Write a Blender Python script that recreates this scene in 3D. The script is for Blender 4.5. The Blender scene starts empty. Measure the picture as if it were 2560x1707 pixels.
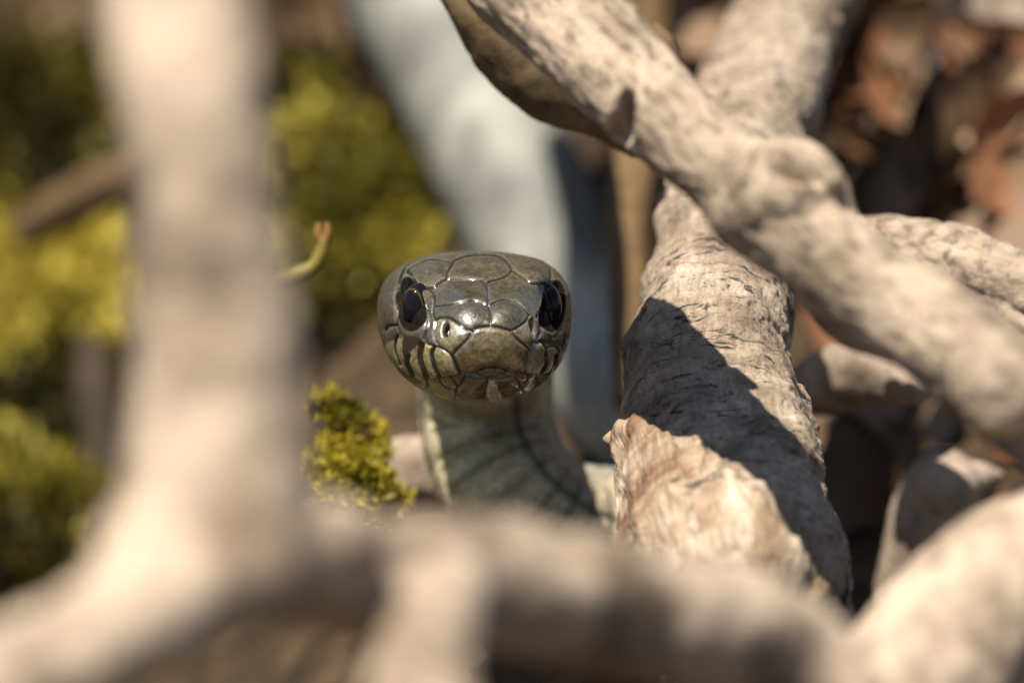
import bpy, math, random
import numpy as np
from mathutils import Vector, Matrix

# ------------------------------------------------------------------ camera, sky, sun, exposure
# All modelling below is in centimetres (origin = focus point at the snake's head) and written to Blender in metres.
CM = 0.01
PITCH = math.radians(20)
DIST = 90.0            # camera to focus plane, cm
PXCM = 245.0           # photograph pixels per cm on the focus plane
APERTURE = 2.1         # cm
S = bpy.context.scene
COL = S.collection
BACK = np.array([0, -math.cos(PITCH), math.sin(PITCH)])     # towards the camera
UP = np.array([0, math.sin(PITCH), math.cos(PITCH)])
RIGHT = np.array([1.0, 0, 0])
CAM = BACK * DIST

cd = bpy.data.cameras.new('camera'); cam = bpy.data.objects.new('camera', cd); COL.objects.link(cam)
S.camera = cam
cam.location = Vector(CAM * CM)
cam.rotation_euler = (math.pi / 2 - PITCH, 0, 0)
cd.sensor_width = 36; cd.lens = 36 * DIST / (2560 / PXCM)
cd.clip_start = 0.05; cd.clip_end = 500
cd.dof.use_dof = True; cd.dof.focus_distance = DIST * CM
cd.dof.aperture_fstop = (cd.lens / 10) / APERTURE
cd.dof.aperture_blades = 9

SUN_EL = math.radians(73.5); SUN_AZ = math.radians(-48)       # azimuth seen from the camera, negative = from the left
SDIR = np.array([math.sin(SUN_AZ) * math.cos(SUN_EL), -math.cos(SUN_AZ) * math.cos(SUN_EL), math.sin(SUN_EL)])
w = bpy.data.worlds.new('World'); S.world = w; w.use_nodes = True
nt = w.node_tree; bg = nt.nodes['Background']
sky = nt.nodes.new('ShaderNodeTexSky'); sky.sky_type = 'NISHITA'; sky.sun_disc = False
sky.sun_elevation = SUN_EL; sky.sun_rotation = math.atan2(SDIR[0], SDIR[1])
nt.links.new(sky.outputs[0], bg.inputs[0]); bg.inputs[1].default_value = 0.05
sl = bpy.data.lights.new('sun', 'SUN'); sl.energy = 5.0; sl.angle = math.radians(0.53); sl.color = (1.0, 0.92, 0.80)
so = bpy.data.objects.new('sun', sl); COL.objects.link(so)
so.rotation_euler = Vector(SDIR).to_track_quat('Z', 'Y').to_euler(); so.location = Vector(SDIR * 2)
S.view_settings.view_transform = 'Standard'; S.view_settings.look = 'None'
S.view_settings.exposure = 0.95; S.view_settings.gamma = 1.0
S.cycles.use_denoising = True
try: S.cycles.denoiser = 'OPENIMAGEDENOISE'
except Exception: pass
S.cycles.max_bounces = 8
S.cycles.sample_clamp_indirect = 6

# ------------------------------------------------------------------ helpers
rng = np.random.default_rng(7)

def P(px, py, d):
    """photo pixel + distance d (cm, + towards camera, from the focus plane) -> world cm"""
    k = (DIST - d) / DIST / PXCM
    return RIGHT * ((px - 1280) * k) + UP * ((853.5 - py) * k) + BACK * d

def proj(V):
    V = np.asarray(V); d = V @ BACK; k = PXCM * DIST / (DIST - d)
    return 1280 + (V @ RIGHT) * k, 853.5 - (V @ UP) * k, d

def _hash(ix, iy, iz, seed):
    h = (ix.astype(np.uint32) * np.uint32(374761393) + iy.astype(np.uint32) * np.uint32(668265263)
         + iz.astype(np.uint32) * np.uint32(2147483647) + np.uint32(seed * 974711 + 1013)) & np.uint32(0xffffffff)
    h = (h ^ (h >> np.uint32(13))) * np.uint32(1274126177)
    h = (h ^ (h >> np.uint32(16))) * np.uint32(2246822519)
    h = h ^ (h >> np.uint32(15))
    return h.astype(np.float64) / 4294967295.0

def noise(p, seed=0):
    p = np.asarray(p, float); i = np.floor(p).astype(np.int64); f = p - i
    u = f * f * f * (f * (f * 6 - 15) + 10)
    r = 0
    for dx in (0, 1):
        for dy in (0, 1):
            for dz in (0, 1):
                wt = (u[:, 0] if dx else 1 - u[:, 0]) * (u[:, 1] if dy else 1 - u[:, 1]) * (u[:, 2] if dz else 1 - u[:, 2])
                r = r + wt * _hash(i[:, 0] + dx, i[:, 1] + dy, i[:, 2] + dz, seed)
    return r * 2 - 1

def fbm(p, seed=0, octv=4, gain=0.5):
    a = 1.0; r = 0; p = np.asarray(p, float)
    for k in range(octv):
        r = r + a * noise(p * 2.03 ** k + 17.3 * k, seed + k); a *= gain
    return r

def catmull(C, n):
    C = np.asarray(C, float); m = len(C)
    A = np.vstack([2 * C[0] - C[1], C, 2 * C[-1] - C[-2]])
    t = np.linspace(0, m - 1, n); i = np.minimum(t.astype(int), m - 2); f = (t - i)[:, None]
    p0, p1, p2, p3 = A[i], A[i + 1], A[i + 2], A[i + 3]
    return 0.5 * (2 * p1 + (p2 - p0) * f + (2 * p0 - 5 * p1 + 4 * p2 - p3) * f ** 2 + (3 * p1 - p0 - 3 * p2 + p3) * f ** 3)

def resample(C, n):
    D = catmull(C, 60 * len(C)); s = np.r_[0, np.cumsum(np.linalg.norm(np.diff(D[:, :3], axis=0), axis=1))]
    t = np.linspace(0, s[-1], n)
    return np.stack([np.interp(t, s, D[:, k]) for k in range(D.shape[1])], 1), t

def frames(C, up0):
    T = np.gradient(C, axis=0); T /= np.linalg.norm(T, axis=1)[:, None]
    U = np.zeros_like(T); u = np.asarray(up0, float)
    for i in range(len(C)):
        u = u - T[i] * (u @ T[i]); u /= np.linalg.norm(u); U[i] = u
    return T, U, np.cross(T, U)

def ringfaces(n, m, off=0):
    i = np.arange(n - 1)[:, None]; j = np.arange(m)[None, :]; j2 = (j + 1) % m
    return np.stack([(i * m + j), (i * m + j2), ((i + 1) * m + j2), ((i + 1) * m + j)], -1).reshape(-1, 4) + off

def vnormals(V, F):
    N = np.zeros_like(V); a = V[F]
    n = np.cross(a[:, 2] - a[:, 0], a[:, 3 if F.shape[1] == 4 else 1] - a[:, 1 if F.shape[1] == 4 else 0])
    if F.shape[1] == 3: n = np.cross(a[:, 1] - a[:, 0], a[:, 2] - a[:, 0])
    for k in range(F.shape[1]):
        for c in range(3): N[:, c] += np.bincount(F[:, k], n[:, c], len(V))
    return N / np.maximum(np.linalg.norm(N, axis=1), 1e-12)[:, None]

def mesh(name, V, F, attrs=None, smooth=True, tris=None):
    me = bpy.data.meshes.new(name)
    F = np.asarray(F, np.int64); k = F.shape[1]; nl = F.size
    loops = F.reshape(-1); starts = np.arange(len(F)) * k
    if tris is not None and len(tris):
        tris = np.asarray(tris, np.int64)
        starts = np.r_[starts, nl + np.arange(len(tris)) * 3]; loops = np.r_[loops, tris.reshape(-1)]
    me.vertices.add(len(V)); me.vertices.foreach_set('co', (np.asarray(V) * CM).astype(np.float32).ravel())
    me.loops.add(len(loops)); me.loops.foreach_set('vertex_index', loops.astype(np.int32))
    me.polygons.add(len(starts)); me.polygons.foreach_set('loop_start', starts.astype(np.int32))
    me.update(calc_edges=True); me.validate()
    if smooth: me.polygons.foreach_set('use_smooth', np.ones(len(me.polygons), bool))
    for an, arr in (attrs or {}).items():
        arr = np.asarray(arr)
        if arr.ndim == 1:
            a = me.attributes.new(an, 'FLOAT', 'POINT'); a.data.foreach_set('value', arr.astype(np.float32))
        else:
            a = me.attributes.new(an, 'FLOAT_VECTOR', 'POINT'); a.data.foreach_set('vector', arr.astype(np.float32).ravel())
    return me

def tag(o, label=None, cat=None, group=None, kind=None):
    for k, v in (('label', label), ('category', cat), ('group', group), ('kind', kind)):
        if v: o[k] = v
    return o

def obj(name, V, F, mat, parent=None, origin=None, attrs=None, smooth=True, tris=None):
    """one mesh object; origin (cm) is where the object stands; a part shares its parent's origin"""
    if parent is not None:
        origin = np.array(parent['_o'])
    elif origin is None:
        lo = V.min(0); hi = V.max(0); origin = np.array([(lo[0] + hi[0]) / 2, (lo[1] + hi[1]) / 2, lo[2]])
    o = bpy.data.objects.new(name, mesh(name, V - origin, F, attrs, smooth, tris)); COL.objects.link(o)
    if mat: o.data.materials.append(mat)
    if parent is not None: o.parent = parent
    else: o.location = Vector(np.asarray(origin) * CM)
    o['_o'] = [float(x) for x in origin]
    return o

def thing(name, origin, label, cat, group=None):
    """an Empty at the thing's base that parents its parts"""
    o = bpy.data.objects.new(name, None); COL.objects.link(o); o.empty_display_size = 0.005
    o.location = Vector(np.asarray(origin) * CM); o['_o'] = [float(x) for x in origin]
    return tag(o, label, cat, group)

def base_of(V):
    lo = V.min(0); hi = V.max(0); return np.array([(lo[0] + hi[0]) / 2, (lo[1] + hi[1]) / 2, lo[2]])

def join(parts):
    V, F, T, off = [], [], [], 0
    for p in parts: V.append(p[0]); F.append(p[1] + off); T.append(p[2] + off); off += len(p[0])
    return np.vstack(V), np.vstack(F), np.vstack(T)

def remesh(V, F, T, vox):
    """union of overlapping closed tubes into one skin (voxel size in cm)"""
    o = bpy.data.objects.new('tmp', mesh('tmp', V, F, tris=T)); COL.objects.link(o)
    m = o.modifiers.new('r', 'REMESH'); m.mode = 'VOXEL'; m.voxel_size = vox * CM
    m2 = o.modifiers.new('s', 'SMOOTH'); m2.iterations = 4
    dg = bpy.context.evaluated_depsgraph_get(); me = bpy.data.meshes.new_from_object(o.evaluated_get(dg))
    n = len(me.vertices); v = np.empty(n * 3, np.float32); me.vertices.foreach_get('co', v)
    L = np.empty(len(me.loops), np.int32); me.loops.foreach_get('vertex_index', L)
    bpy.data.objects.remove(o); bpy.data.meshes.remove(me)
    return v.reshape(-1, 3).astype(float) / CM, L.reshape(-1, 4)

# ------------------------------------------------------------------ materials
class NB:
    def __init__(s, name):
        s.m = bpy.data.materials.new(name); s.m.use_nodes = True; s.t = s.m.node_tree
        s.b = s.t.nodes['Principled BSDF']
    def n(s, typ, **kw):
        x = s.t.nodes.new(typ)
        for k, v in kw.items(): setattr(x, k, v)
        return x
    def l(s, a, b): s.t.links.new(a, b)
    def coords(s, stretch=None, attr=None):
        mp = s.n('ShaderNodeMapping')
        if attr:
            a = s.n('ShaderNodeAttribute', attribute_name=attr); s.l(a.outputs['Vector'], mp.inputs[0])
            mp.inputs['Scale'].default_value = stretch or (1, 1, 1)
        else:
            tc = s.n('ShaderNodeTexCoord'); s.l(tc.outputs['Object'], mp.inputs[0])
            mp.inputs['Scale'].default_value = tuple(100 * x for x in (stretch or (1, 1, 1)))
        return mp.outputs[0]
    def noise(s, co, scale, detail=4, rough=0.55, dist=0):
        x = s.n('ShaderNodeTexNoise'); x.inputs['Scale'].default_value = scale; x.inputs['Detail'].default_value = detail
        x.inputs['Roughness'].default_value = rough; x.inputs['Distortion'].default_value = dist; s.l(co, x.inputs['Vector']); return x.outputs['Fac']
    def ramp(s, fac, stops):
        x = s.n('ShaderNodeValToRGB'); e = x.color_ramp.elements
        while len(e) < len(stops): e.new(0.5)
        for i, (p, c) in enumerate(stops):
            e[i].position = p; e[i].color = (*c, 1) if len(c) == 3 else c
        s.l(fac, x.inputs[0]); return x.outputs[0]
    def mix(s, f, a, b, mode='MIX'):
        x = s.n('ShaderNodeMix', data_type='RGBA', blend_type=mode)
        for v, i in ((f, 0), (a, 6), (b, 7)):
            if isinstance(v, (int, float)): x.inputs[i].default_value = v
            elif isinstance(v, tuple): x.inputs[i].default_value = (*v, 1)
            else: s.l(v, x.inputs[i])
        return x.outputs[2]
    def math(s, op, a, b=0.0):
        x = s.n('ShaderNodeMath', operation=op)
        for v, i in ((a, 0), (b, 1)):
            if isinstance(v, (int, float)): x.inputs[i].default_value = v
            else: s.l(v, x.inputs[i])
        return x.outputs[0]
    def bump(s, h, strength, dist_cm, prev=None):
        x = s.n('ShaderNodeBump'); x.inputs['Strength'].default_value = strength; x.inputs['Distance'].default_value = dist_cm * CM
        s.l(h, x.inputs['Height'])
        if prev: s.l(prev, x.inputs['Normal'])
        return x.outputs[0]
    def done(s, col, rough=0.8, nrm=None, spec=0.3, **kw):
        if isinstance(col, tuple): s.b.inputs['Base Color'].default_value = (*col, 1)
        else: s.l(col, s.b.inputs['Base Color'])
        if isinstance(rough, (int, float)): s.b.inputs['Roughness'].default_value = rough
        else: s.l(rough, s.b.inputs['Roughness'])
        s.b.inputs['Specular IOR Level'].default_value = spec
        if nrm: s.l(nrm, s.b.inputs['Normal'])
        for k, v in kw.items(): s.b.inputs[k].default_value = v
        return s.m

def bark(name, light, mid, dark, patch=0.9, speck=7.0, speck_amt=0.5, attr=None, stretch=(1, 1, 1), bump=0.5):
    b = NB(name); co = b.coords(stretch, attr); co2 = b.coords((1, 1, 1), attr)
    big = b.noise(co2, patch, 4, 0.6, 0.4)
    fine = b.noise(co, speck, 7, 0.7, 0.3)
    c = b.ramp(big, [(0.36, mid), (0.56, light)])
    sp = b.ramp(fine, [(0.36, (0, 0, 0)), (0.50, (1, 1, 1))])
    c = b.mix(b.math('MULTIPLY', b.math('SUBTRACT', 1.0, sp), speck_amt), c, dark)
    grain = b.noise(co, speck * 5, 5, 0.7)
    c = b.mix(0.35, c, b.ramp(grain, [(0.3, (0.35, 0.33, 0.3)), (0.7, (1, 1, 1))]), 'MULTIPLY')
    n1 = b.bump(fine, bump, 0.06); n2 = b.bump(grain, bump * 0.8, 0.015, n1)
    return b.done(c, 0.82, n2, 0.25)

M = {}
M['branch'] = bark('pale weathered branch bark', (0.44, 0.35, 0.26), (0.22, 0.17, 0.12), (0.055, 0.04, 0.03), 1.5, 6.0, 0.72, bump=0.8)
M['branch_grain'] = bark('pale branch bark with long grain', (0.46, 0.365, 0.27), (0.22, 0.168, 0.118), (0.055, 0.040, 0.028), 1.3, 5.0, 0.78, 'bark', (0.55, 1.5, 1.5), 0.8)
M['fore'] = bark('pale foreground wood', (0.48, 0.38, 0.285), (0.17, 0.125, 0.088), (0.10, 0.072, 0.05), 0.8, 1.2, 0.5, bump=0.5)
M['back'] = bark('grey background wood', (0.40, 0.315, 0.24), (0.20, 0.152, 0.112), (0.07, 0.052, 0.038), 1.1, 3.0, 0.55, bump=0.5)
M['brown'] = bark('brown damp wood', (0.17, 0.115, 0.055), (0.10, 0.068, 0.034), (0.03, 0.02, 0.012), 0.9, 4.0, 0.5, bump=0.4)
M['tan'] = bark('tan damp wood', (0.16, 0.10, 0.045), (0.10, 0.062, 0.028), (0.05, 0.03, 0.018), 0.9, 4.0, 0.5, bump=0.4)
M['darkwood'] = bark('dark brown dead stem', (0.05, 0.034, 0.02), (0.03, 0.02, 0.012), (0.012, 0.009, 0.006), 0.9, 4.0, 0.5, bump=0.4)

def log_material():
    b = NB('flaky grey log bark'); co = b.coords(attr='bark'); cs = b.coords((3.2, 0.8, 0.8), 'bark')   # x runs along the stem
    big = b.noise(co, 1.1, 5, 0.6, 0.6); fib = b.noise(b.coords((1.1, 4, 4), 'bark'), 3.5, 6, 0.65, 0.5)
    crack = b.noise(cs, 2.6, 7, 0.72, 1.2)
    c = b.ramp(big, [(0.34, (0.22, 0.165, 0.115)), (0.50, (0.44, 0.35, 0.26)), (0.66, (0.60, 0.505, 0.395))])
    c = b.mix(0.55, c, b.ramp(fib, [(0.32, (0.34, 0.26, 0.19)), (0.58, (1, 1, 1))]), 'MULTIPLY')
    c = b.mix(b.ramp(crack, [(0.39, (1, 1, 1)), (0.45, (0, 0, 0))]), c, (0.035, 0.033, 0.035))
    v = b.n('ShaderNodeTexVoronoi'); v.inputs['Scale'].default_value = 9; b.l(co, v.inputs['Vector'])
    fleck = b.math('MULTIPLY', b.ramp(v.outputs['Distance'], [(0.12, (1, 1, 1)), (0.25, (0, 0, 0))]), b.ramp(b.noise(co, 1.7, 2), [(0.5, (0, 0, 0)), (0.6, (1, 1, 1))]))
    c = b.mix(b.math('MULTIPLY', fleck, 0.75), c, (0.05, 0.045, 0.04))
    g = b.noise(co, 38, 5, 0.7)
    c = b.mix(0.45, c, b.ramp(g, [(0.3, (0.30, 0.24, 0.18)), (0.62, (1.0, 1.0, 1.0))]), 'MULTIPLY')
    n = b.bump(crack, 0.9, 0.06); n = b.bump(fib, 0.8, 0.04, n); n = b.bump(g, 0.7, 0.016, n)
    return b.done(c, 0.8, n, 0.3)
M['log'] = log_material()

def flap_material():
    b = NB('peeling tan bark layer'); co = b.coords(attr='bark'); cf = b.coords((0.7, 4.5, 4.5), 'bark')
    big = b.noise(co, 1.0, 4, 0.6, 0.8); fib = b.noise(cf, 2.4, 6, 0.65, 0.8)
    c = b.ramp(big, [(0.38, (0.20, 0.12, 0.07)), (0.49, (0.36, 0.27, 0.185)), (0.63, (0.55, 0.465, 0.36))])
    c = b.mix(0.6, c, b.ramp(fib, [(0.36, (0.28, 0.21, 0.15)), (0.54, (1, 1, 1))]), 'MULTIPLY')
    g = b.noise(co, 20, 5, 0.7)
    c = b.mix(0.3, c, b.ramp(g, [(0.3, (0.4, 0.38, 0.36)), (0.66, (1, 1, 1))]), 'MULTIPLY')
    n = b.bump(fib, 0.6, 0.05); n = b.bump(g, 0.5, 0.02, n)
    return b.done(c, 0.8, n, 0.3)
M['flap'] = flap_material()

def snake_material():
    b = NB('glossy snake skin')
    a = b.n('ShaderNodeAttribute', attribute_name='tint'); co = b.coords()
    sp = b.noise(co, 26, 4, 0.65); sp2 = b.noise(co, 4.0, 4, 0.6, 0.5)
    c = b.mix(0.55, a.outputs['Vector'], b.ramp(sp, [(0.40, (0.30, 0.28, 0.24)), (0.60, (1.7, 1.62, 1.35))]), 'MULTIPLY')
    c = b.mix(0.5, c, b.ramp(sp2, [(0.35, (0.65, 0.64, 0.62)), (0.62, (1.2, 1.2, 1.15))]), 'MULTIPLY')
    r = b.ramp(sp2, [(0.35, (0.20, 0.20, 0.20)), (0.65, (0.44, 0.44, 0.44))])
    am = b.n('ShaderNodeAttribute', attribute_name='matt'); r = b.math('ADD', r, b.math('MULTIPLY', am.outputs['Fac'], 0.24))
    n = b.bump(sp, 0.7, 0.012); n = b.bump(b.noise(co, 70, 3, 0.6), 0.4, 0.004, n)
    b.l(b.math('MULTIPLY', b.math('SUBTRACT', 1.0, am.outputs['Fac']), 1.0), b.b.inputs['Coat Weight'])
    ad = b.n('ShaderNodeAttribute', attribute_name='dull'); b.done(c, r, n, 0.5, **{'Coat Roughness': 0.16, 'Coat IOR': 1.75})
    b.l(b.math('SUBTRACT', 0.5, b.math('MULTIPLY', ad.outputs['Fac'], 0.47)), b.b.inputs['Specular IOR Level']); return b.m
M['snake'] = snake_material()
def eye_material():
    b = NB('glossy black eye'); a = b.n('ShaderNodeAttribute', attribute_name='tint')
    return b.done(a.outputs['Vector'], 0.05, None, 0.22)
M['eye'] = eye_material()

def ground_material():
    b = NB('dark forest soil'); co = b.coords()
    f = b.noise(co, 0.8, 7, 0.68, 0.6); g = b.noise(co, 4, 6, 0.7)
    c = b.ramp(f, [(0.34, (0.025, 0.017, 0.010)), (0.52, (0.065, 0.043, 0.024)), (0.70, (0.14, 0.092, 0.05))])
    c = b.mix(0.5, c, b.ramp(g, [(0.35, (0.35, 0.33, 0.3)), (0.62, (1.1, 1.1, 1.0))]), 'MULTIPLY')
    return b.done(c, 0.9, b.bump(g, 0.8, 0.15), 0.2)
M['soil'] = ground_material()
def leafy(name, stops, rough=0.55, transl=0.25, scale=1.0):
    b = NB(name); co = b.coords()
    a = b.n('ShaderNodeAttribute', attribute_name='var')
    f = b.math('ADD', b.math('MULTIPLY', b.noise(co, scale, 4), 0.5), b.math('MULTIPLY', a.outputs['Fac'], 0.5))
    c = b.ramp(f, stops)
    m = b.done(c, rough, None, 0.3)
    tr = b.n('ShaderNodeBsdfTranslucent'); b.l(c, tr.inputs[0])
    mx = b.n('ShaderNodeMixShader'); mx.inputs[0].default_value = transl
    out = b.t.nodes['Material Output']; b.l(b.b.outputs[0], mx.inputs[1]); b.l(tr.outputs[0], mx.inputs[2]); b.l(mx.outputs[0], out.inputs[0])
    return m
M['moss'] = leafy('yellow green moss', [(0.36, (0.03, 0.026, 0.004)), (0.50, (0.17, 0.14, 0.014)), (0.64, (0.55, 0.46, 0.08))], 0.6, 0.35, 0.5)
M['moss2'] = leafy('bright moss', [(0.25, (0.05, 0.05, 0.006)), (0.5, (0.30, 0.25, 0.018)), (0.72, (0.62, 0.48, 0.05))], 0.5, 0.35, 1.2)
M['leaf_tan'] = leafy('dry tan leaf', [(0.3, (0.24, 0.15, 0.09)), (0.7, (0.46, 0.33, 0.22))], 0.6, 0.2, 1.2)
M['leaf_rust'] = leafy('dry rust leaf', [(0.3, (0.13, 0.055, 0.025)), (0.7, (0.36, 0.17, 0.085))], 0.6, 0.2, 1.2)
M['leaf_brown'] = leafy('dark brown leaf', [(0.3, (0.08, 0.05, 0.028)), (0.7, (0.20, 0.12, 0.065))], 0.6, 0.15, 1.2)
M['leaf_pale'] = leafy('bleached leaf', [(0.3, (0.40, 0.32, 0.25)), (0.7, (0.58, 0.49, 0.40))], 0.6, 0.15, 1.2)
M['shoot'] = leafy('olive shoot', [(0.3, (0.14, 0.11, 0.02)), (0.7, (0.26, 0.20, 0.04))], 0.5, 0.2, 2)
M['shoot_tip'] = leafy('rusty bud tip', [(0.3, (0.15, 0.08, 0.02)), (0.7, (0.24, 0.135, 0.035))], 0.5, 0.2, 2)

# ------------------------------------------------------------------ the ground, one sheet rising into a bank behind the snake
def hground(x, y):
    y0 = np.interp(x, [-8, -3, 0, 3.5, 6], [19.5, 18.5, 15.0, 10.5, 9.0])
    t = np.clip((y - y0) / 8.0, 0, 1); bank = 7.0 * t * t * (3 - 2 * t)
    near = np.exp(-((x / 25) ** 2 + (y / 30) ** 2) ** 2)
    q = np.stack([x, y, 0 * x], 1)
    return -4.7 - 3.2 * np.clip((-0.8 - x) / 3.0, 0, 1) + bank + near * (0.35 * fbm(q * 0.35, 3, 3) + 0.12 * fbm(q * 1.7, 9, 3))

def axis():
    a = np.r_[np.linspace(0, 16, 130), 16 + np.cumsum(0.16 * 1.16 ** np.arange(1, 62))]
    return np.r_[-a[:0:-1], a]
ax = axis(); gx, gy = np.meshgrid(ax, ax + 5, indexing='ij'); n = len(ax)
GV = np.stack([gx.ravel(), gy.ravel(), hground(gx.ravel(), gy.ravel())], 1)
i, j = np.meshgrid(np.arange(n - 1), np.arange(n - 1), indexing='ij'); i = i.ravel(); j = j.ravel()
GF = np.stack([i * n + j, (i + 1) * n + j, (i + 1) * n + j + 1, i * n + j + 1], 1)
tag(obj('ground', GV, GF, M['soil'], origin=np.zeros(3)), kind='structure')

def onground(px, py, lift=0.0):
    """where the view ray through a photo pixel meets the ground raised by lift cm"""
    d = np.arange(3, -40, -0.05); pts = np.array([P(px, py, q) for q in d])
    below = pts[:, 2] < hground(pts[:, 0], pts[:, 1]) + lift
    k = int(np.argmax(below)) if below.any() else len(d) - 1
    return d[k], pts[k]

# ------------------------------------------------------------------ branches
def limb(cps, nl, nr, amp=0.05, seed=0, round0=False, round1=False, fine=0.0, freq=0.7):
    """tapered wooden tube through photo points (px, py, depth, half width in px)"""
    C = np.array([np.r_[P(a, b, d), r / PXCM * (DIST - d) / DIST] for a, b, d, r in cps])
    D, s = resample(C, nl); R = D[:, 3].copy(); D = D[:, :3]
    T, U, W = frames(D, UP + 0.3 * BACK)
    def cap(idx, sgn):
        k = 8; q = np.linspace(0, 1, k + 1)[1:]
        return D[idx] + sgn * T[idx] * (np.sin(q * math.pi / 2) * R[idx] * 0.55)[:, None], R[idx] * np.sqrt(np.maximum(1 - np.sin(q * math.pi / 2) ** 2, 0.0004)), k
    n0 = n1 = 0
    E, RR, UU, WW, ss = D, R, U, W, s
    if round1:
        c, r, k = cap(-1, 1); E = np.vstack([E, c]); RR = np.r_[RR, r]; UU = np.vstack([UU, np.repeat(U[-1:], k, 0)]); WW = np.vstack([WW, np.repeat(W[-1:], k, 0)]); ss = np.r_[ss, s[-1] + np.linspace(0, .2, k)]
    if round0:
        c, r, k = cap(0, -1); c = c[::-1]; r = r[::-1]; E = np.vstack([c, E]); RR = np.r_[r, RR]; UU = np.vstack([np.repeat(U[:1], k, 0), UU]); WW = np.vstack([np.repeat(W[:1], k, 0), WW]); ss = np.r_[np.linspace(-.2, 0, k), ss]
    th = np.linspace(0, 2 * math.pi, nr, endpoint=False)
    dirs = np.cos(th)[None, :, None] * UU[:, None] + np.sin(th)[None, :, None] * WW[:, None]
    a3 = np.stack([np.repeat(ss[:, None], nr, 1), RR[:, None] * np.cos(th)[None], RR[:, None] * np.sin(th)[None]], -1).reshape(-1, 3)
    dis = amp * fbm(a3 * np.array([0.6, 1, 1]) * freq, seed, 4)
    if fine: dis = dis + fine * fbm(a3 * np.array([1.0, 2.6, 2.6]) * 2.2, seed + 40, 4, 0.6)
    V = (E[:, None] + dirs * RR[:, None, None]).reshape(-1, 3) + dirs.reshape(-1, 3) * (dis * np.minimum(1, np.repeat(RR, nr) / 0.3))[:, None]
    F = ringfaces(len(E), nr)
    c0 = len(V); V = np.vstack([V, E[:1], E[-1:]])
    a3 = np.vstack([a3, a3[:1], a3[-1:]])
    jj = np.arange(nr); j2 = (jj + 1) % nr; L = (len(E) - 1) * nr
    tr = np.vstack([np.stack([jj * 0 + c0, j2, jj], 1), np.stack([jj * 0 + c0 + 1, L + jj, L + j2], 1)])
    return V, F, tr, a3

def knot(V, F, px, py, r, h, crater=0.0, rc=0.1, off=(0, 0), ring=0.0, rr=0.2, wr=0.06):
    """raise a knot (and dig its hollow) on the side of a limb that shows at a photo pixel"""
    N = vnormals(V, F)
    def hit(a, b):
        x, y, d = proj(V); m = np.hypot(x - a, y - b) < 14
        if not m.any(): m = np.hypot(x - a, y - b) < 45
        return np.where(m)[0][np.argmax(d[m])]
    k = hit(px, py); D = np.linalg.norm(V - V[k], axis=1)
    V = V + N * (h * np.exp(-(D / r) ** 2))[:, None]
    if crater or ring:
        k2 = hit(px + off[0], py + off[1]); n2 = N[k2]; D = np.linalg.norm(V - V[k2], axis=1)
        V = V - n2 * (crater * np.exp(-(D / rc) ** 4))[:, None] + n2 * (ring * np.exp(-((D - rr) / wr) ** 2))[:, None]
    return V

def seg_dist(p, pts):
    best = np.full(len(p), 1e9)
    pts = np.array(pts); dn = catmull(pts, 10 * len(pts)) if len(pts) > 2 else pts
    for a, b in zip(dn[:-1], dn[1:]):
        ab = b - a; t = np.clip(((p - a) @ ab) / max(ab @ ab, 1e-9), 0, 1)
        best = np.minimum(best, np.hypot(*(p - a - t[:, None] * ab).T))
    return best
def pxell(V, cx, cy, rx, ry, rot=0):
    x, y, d = proj(V); a = math.radians(rot); x = x - cx; y = y - cy
    return np.hypot((x * math.cos(a) + y * math.sin(a)) / rx, (-x * math.sin(a) + y * math.cos(a)) / ry)
# diagonal branch crossing above the snake
bp = [(1295, -75, 1.6, 148), (1395, 25, 2.0, 150), (1545, 175, 2.8, 136), (1650, 285, 3.3, 124), (1745, 375, 3.75, 114),
      (1815, 435, 4.05, 112), (1900, 500, 4.4, 134), (2020, 600, 4.8, 126), (2150, 705, 5.1, 120), (2310, 800, 5.5, 126), (2440, 900, 5.9, 132), (2600, 1030, 6.3, 140), (2800, 1200, 7.0, 145)]
V, F, tr, a3 = limb(bp, 420, 150, 0.035, 11, round0=True, fine=0.015)
stub = (limb([(2030, 590, 4.5, 126), (2000, 510, 4.75, 130), (1978, 455, 4.9, 116)], 60, 70, 0.03, 5, round1=True))
end = (limb([(2420, 880, 5.8, 105), (2490, 960, 6.7, 115), (2515, 985, 7.3, 110)], 60, 70, 0.03, 8, round1=True))
under = (limb([(2030, 710, 4.4, 66), (2130, 790, 4.2, 84), (2240, 850, 4.7, 66)], 60, 60, 0.03, 8, round0=True, round1=True))
V, F = remesh(*join([(V, F, tr), stub, end, under]), 0.03)
N = vnormals(V, F); x, y, d = proj(V); fr = np.clip((N @ BACK) / 0.15 + 0.5, 0, 1); q = np.stack([x, y], 1)
arch = seg_dist(q, [(1850, 470), (1865, 430), (1900, 395), (1965, 378), (2030, 390), (2068, 425), (2080, 465)])
fold = seg_dist(q, [(1890, 465), (1915, 428), (1970, 410), (2025, 424), (2045, 455)])
V = V + N * (fr * (0.11 * np.exp(-(arch / 18) ** 2) - 0.09 * np.exp(-(fold / 13) ** 2)))[:, None] - N * (fr * 0.24 * np.exp(-pxell(V, 1985, 432, 55, 22, 8) ** 4))[:, None]
V = V + N * (fr * (0.10 * np.exp(-(pxell(V, 1625, 285, 70, 100, -20)) ** 2) - 0.42 * np.exp(-pxell(V, 1562, 302, 27, 62, 12) ** 4)))[:, None]
V = V + N * (fr * (-0.10 * np.exp(-pxell(V, 1785, 470, 45, 110, 35) ** 2) + 0.12 * np.exp(-pxell(V, 1880, 480, 70, 110, 35) ** 2)))[:, None]
V = knot(V, F, 1430, 150, 0.35, 0.03)
V = knot(V, F, 2480, 960, 0.4, 0.08, 0.06, 0.25)
N = vnormals(V, F)
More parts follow.
